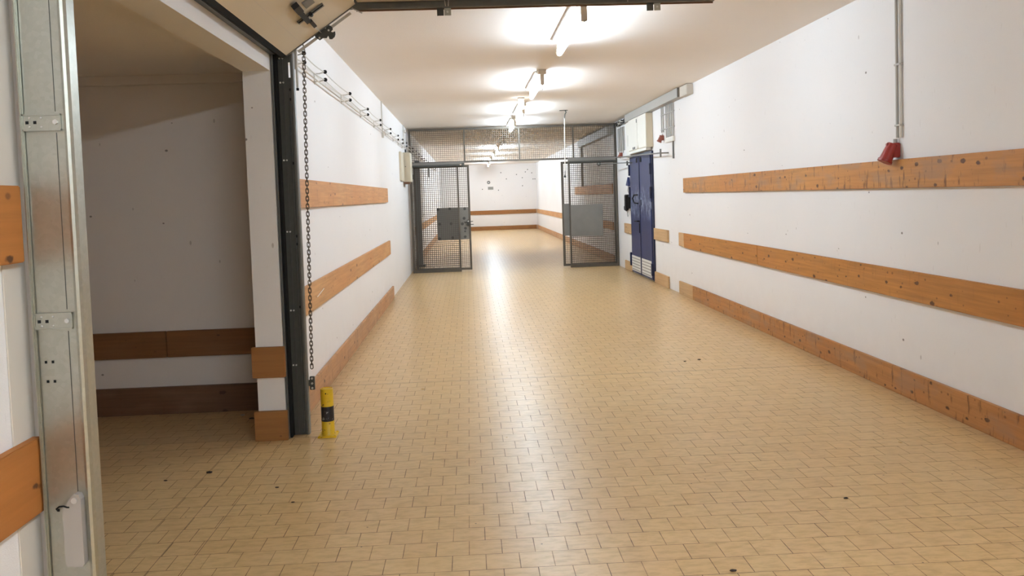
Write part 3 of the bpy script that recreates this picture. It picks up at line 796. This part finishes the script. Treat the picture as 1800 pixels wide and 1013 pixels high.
# cabinets above the door
t = thing('electrical_cabinet', (2.9, 13.5, 2.17), 'tall white electrical cabinet on the wall above the blue door', 'cabinet')
MB().box(XR - .105, XR, 12.72, 14.15, 2.19, 2.738).build('cabinet_body', 'cabc', t, bevel=.004)
MB().box(XR - .112, XR - .105, 13.40, 14.14, 2.20, 2.735).build('cabinet_door', 'cab', t, bevel=.002)
MB().box(XR - .112, XR - .105, 12.74, 13.38, 2.20, 2.735).build('cabinet_door', 'cab', t, bevel=.002)
MB().box(XR - .10, XR - .02, 12.80, 14.185, 2.145, 2.19).build('lower_tray', 'cab', t, bevel=.003)
for y in (13.62, 13.74): MB().box(XR - .113, XR - .109, y - .035, y + .035, 2.205, 2.245).build('indicator', 'blk', t)
MB().sph((XR - .115, 13.35, 2.25), .05, 12, (.4, 1, 1)).build('bell_dome', 'cab', t, smooth=True)
MB().cyl((XR - .116, 13.42, 2.70), (XR - .116, 13.42, 2.64), .006).build('cabinet_lock', 'dark2', t)
t = thing('terminal_box', (2.93, 14.4, 2.17), 'narrow white terminal box left of the tall white cabinet', 'box')
MB().box(XR - .06, XR, 14.20, 14.62, 2.10, 2.735).build('box_body', 'cab', t, bevel=.004)
MB().box(XR - .066, XR - .06, 14.23, 14.59, 2.13, 2.71).build('box_lid', 'cab', t, bevel=.002)
MB().box(XR - .067, XR - .0655, 14.40, 14.42, 2.3, 2.5).build('label_strip', 'vent', t)
# ducts
t = thing('cable_duct', (2.92, 12.6, 2.8), 'grey cable duct under the ceiling over the blue door', 'duct')
MB().box(XR - .11, XR, 10.78, 14.45, 2.742, ZC - .004).build('duct_body', 'duct', t, bevel=.003)
MB().box(XR - .114, XR - .10, 10.77, 10.79, 2.742, ZC - .004).build('duct_end', 'dark2', t)
t = thing('junction_box', (2.93, 10.58, 2.73), 'pale junction box at the near end of the grey duct', 'box')
MB().box(XR - .085, XR, 10.40, 10.76, 2.735, 2.868).build('box_body', 'seal', t, bevel=.004)
MB().box(XR - .088, XR - .083, 10.42, 10.74, 2.75, 2.855).build('box_lid', 'seal', t, bevel=.001)
t = thing('cable_duct', (2.92, 18.6, 2.8), 'grey cable duct under the ceiling seen through the mesh', 'duct')
MB().box(XR - .12, XR, 16.2, 20.6, 2.66, 2.83).build('duct_body', 'duct', t, bevel=.003)
MB().box(XR - .10, XR - .08, 18.0, 18.03, 2.67, ZC).build('duct_hanger', 'dark', t)
t = thing('cable_bundle', (2.92, 15.2, 2.8), 'tangle of dark cables between the duct and the gate', 'cable')
for k in range(7):
    pts = []
    for j in range(14):
        f = j / 13
        pts.append((XR - .045 + .03 * math.sin(k * 2.1 + f * 9) * math.sin(f * 3.14), 14.455 + 1.385 * f, 2.802 + .035 * math.sin(k * 1.7 + f * 7 + k)))
    MB().tube(pts, .010 + .003 * (k % 3), 7).build('cable', 'blk' if k % 3 else 'duct', t, smooth=True)
for y in (14.8, 15.4): MB().box(XR - .09, XR, y - .012, y + .012, 2.738, 2.750).build('tray_arm', 'zinc', t)
# grey wall plate with pipes left of terminal box
t = thing('conduit_group', (2.97, 15.3, 2.2), 'grey backing plate with thin conduits beside the gate', 'conduit')
MB().box(XR - .010, XR, 15.02, 15.70, 2.27, 2.72).build('backing_plate', 'duct', t)
for y in (15.12, 15.3, 15.48): MB().cyl((XR - .02, y, 2.22), (XR - .022, y, 2.72), .010).build('pipe', 'pvc', t, smooth=True)
t = thing('conduit_group', (2.97, 11.8, 2.3), 'row of grey conduits running down from the duct to the sockets', 'conduit')
for y in (12.08, 11.98): MB().cyl((XR - .015, y, 2.36), (XR - .015, y, 2.741), .010).build('pipe', 'pvc', t, smooth=True)
for y in (11.80, 11.70, 11.60, 11.50, 11.40): MB().cyl((XR - .015, y, 2.26), (XR - .015, y, 2.741), .011).build('pipe', 'pvc', t, smooth=True)
MB().box(XR - .03, XR, 11.37, 11.84, 2.19, 2.26).build('collector_box', 'cab', t, bevel=.003)
for z in (2.40, 2.62): MB().box(XR - .022, XR - .002, 11.36, 12.12, z - .006, z + .006).build('pipe_clip', 'pvc', t)
o = tag(MB().cyl((XR - .012, 11.44, 1.94), (XR - .012, 11.44, 2.19), .013).build('cable_sleeve', 'dark2', smooth=True), 'dark upright cable sleeve below the row of conduits', 'cable')

def socket(y, z, s, mat, label, name='red_socket'):
    """CEE wall socket: round body leaning out from the wall, hinged lid, cable neck"""
    t = thing(name, (XR - .03, y, z), label, 'socket')
    MB().box(XR - .045 * s, XR, y - .028 * s, y + .028 * s, z - .045 * s, z + .045 * s).build('back_box', mat, t, bevel=.005)
    a = Vector((XR - .035 * s, y, z + .035 * s)); b = Vector((XR - .080 * s, y + .005 * s, z - .060 * s))
    MB().cyl(a, b, .032 * s, 20, r2=.038 * s).build('socket_barrel', mat, t, smooth=True, bevel=.003)
    dd = (b - a).normalized()
    MB().cyl(b, b + dd * .012 * s, .043 * s, 20).build('lid', mat, t, smooth=True, bevel=.002)
    MB().box(XR - .075 * s, XR - .04 * s, y - .010 * s, y + .010 * s, z + .005, z + .045 * s).build('lid_hinge', mat, t, bevel=.003)
    MB().cyl((XR - .02, y, z + .045 * s), (XR - .02, y, z + .07 * s), .012 * s).build('cable_neck', 'pvc', t)
    return t
socket(5.43, 1.705, 1.12, 'red', 'big red industrial socket on the right wall above the upper board')
socket(12.03, 2.28, .85, 'redb', 'small red socket below the conduits right of the white cabinet')
socket(15.28, 2.20, .8, 'redb', 'small red socket on the wall beside the gate post')
t = thing('wall_conduit', (2.98, 5.39, 1.76), 'pair of grey conduits running down the right wall to the big red socket', 'conduit')
MB().cyl((XR - .012, 5.418, 1.79), (XR - .012, 5.418, ZC), .0095, 12).build('pipe', 'pvc', t, smooth=True)
MB().cyl((XR - .012, 5.374, 1.79), (XR - .012, 5.374, ZC), .0095, 12).build('pipe', 'wire', t, smooth=True)
for z in (2.29, 1.875): MB().box(XR - .026, XR, 5.358, 5.432, z - .007, z + .007).build('pipe_clip', 'pvc', t, bevel=.002)
t = thing('wall_conduit', (2.96, 20.7, 1.65), 'grey upright conduit on the right wall behind the mesh', 'conduit')
MB().cyl((XR - .03, 20.6, 1.66), (XR - .03, 20.6, 2.655), .028, 12).build('pipe', 'duct', t, smooth=True)
MB().box(XR - .04, XR, 20.55, 20.65, 2.2, 2.24).build('pipe_clip', 'duct', t)
# telephone
t = thing('wall_telephone', (2.95, 14.6, 1.10), 'black wall telephone with hanging cord left of the blue door', 'telephone')
MB().box(XR - .065, XR, 14.56, 14.90, 1.17, 1.43).build('phone_body', 'blk', t, bevel=.012)
MB().box(XR - .095, XR - .062, 14.60, 14.70, 1.12, 1.42).build('handset', 'blk', t, bevel=.012)
MB().box(XR - .06, XR, 14.80, 14.98, 1.13, 1.22).build('handset_rest', 'blk', t, bevel=.01)
MB().tube([(XR - .02, 14.66, 1.43), (XR - .03, 14.70, 1.50), (XR - .025, 14.68, 1.58)], .006).build('cable', 'pvc', t, smooth=True)
MB().prism([(14.60, 1.58), (14.84, 1.60), (14.66, 1.75)], 'x', XR - .04, XR).build('blue_cap', 'bluecap', t, bevel=.004)
MB().tube([(XR - .05, 14.62, 1.14), (XR - .05, 14.60, 1.06), (XR - .05, 14.66, 1.02), (XR - .05, 14.72, 1.06), (XR - .05, 14.72, 1.15)], .006).build('cord', 'pvc', t, smooth=True)

# ------------------------------------------------------------------ far wall bits
t = thing('wall_vent', (.95, Y1, 1.84), 'small grey vent plate on the far end wall', 'vent')
MB().box(.86, 1.10, Y1 - .012, Y1, 1.77, 1.90).build('vent_plate', 'vent', t, bevel=.003)
for k in range(4): MB().box(.88, 1.08, Y1 - .015, Y1 - .012, 1.79 + k * .027, 1.80 + k * .027).build('louvre', 'dark2', t)
t = thing('wall_ring', (.86, Y1, 2.08), 'small dark ring on the far end wall above the vent plate', 'ring')
ring = [(.90 + .055 * math.cos(a * math.pi / 8), Y1 - .02, 2.09 + .055 * math.sin(a * math.pi / 8)) for a in range(16)]
MB().tube(ring, .014, 8, True).build('ring', 'dark', t, smooth=True)
MB().cyl((.90, Y1, 2.145), (.90, Y1 - .03, 2.145), .012).build('ring_eye', 'dark', t)
for k, (x, z) in enumerate(((1.45, 2.5), (1.68, 2.22), (2.13, 2.4), (2.38, 2.25), (2.62, 2.6), (2.8, 2.45), (2.38, 1.9), (2.52, 2.5), (2.85, 2.18), (2.93, 2.18), (1.32, 1.74), (.62, 1.8))):
    tag(MB().cyl((x, Y1, z), (x, Y1 - .006, z), .022, 10).build('wall_plug', 'dark'), 'tiny dark wall plug on the far end wall', 'plug', 'dark wall plugs scattered over the far end wall')
# ------------------------------------------------------------------ floor litter
def chip(x, y, s, label, mat='chip'):
    mb = MB(); mb.sph((x, y, .0035 * s), .008 * s, 8, (1.5, .8, .4))
    for v in mb.bm.verts: v.co += Vector((random.uniform(-1, 1), random.uniform(-1, 1), random.uniform(-.2, .2))) * .0014 * s
    tag(mb.build('floor_crumb', mat), label, 'crumb')
chip(-1.49, 4.414, 1.6, 'largest dark crumb on the floor in front of the alcove')
chip(-1.693, 4.317, .9, 'tiny dark crumb left of the largest crumb near the alcove')
chip(-1.547, 5.50, 1.7, 'dark crumb on the alcove floor beside the pier foot')
chip(-1.64, 5.60, 1.5, 'pale splinter on the alcove floor behind the dark crumb', 'vent')
chip(-1.05, 4.131, .9, 'dark crumb on the tiles in front of the pier')
chip(-.921, 3.913, .8, 'dark crumb on the tiles nearer the camera than the pier')
chip(1.951, 6.785, 1.3, 'dark crumb on the tiles near the right wall, middle one')
chip(1.814, 6.741, 1.1, 'dark crumb on the tiles near the right wall, left one')
chip(1.727, 3.624, 1.0, 'dark crumb on the tiles at the lower right')
chip(.971, 2.977, 1.2, 'dark crumb on the tiles at the bottom middle')
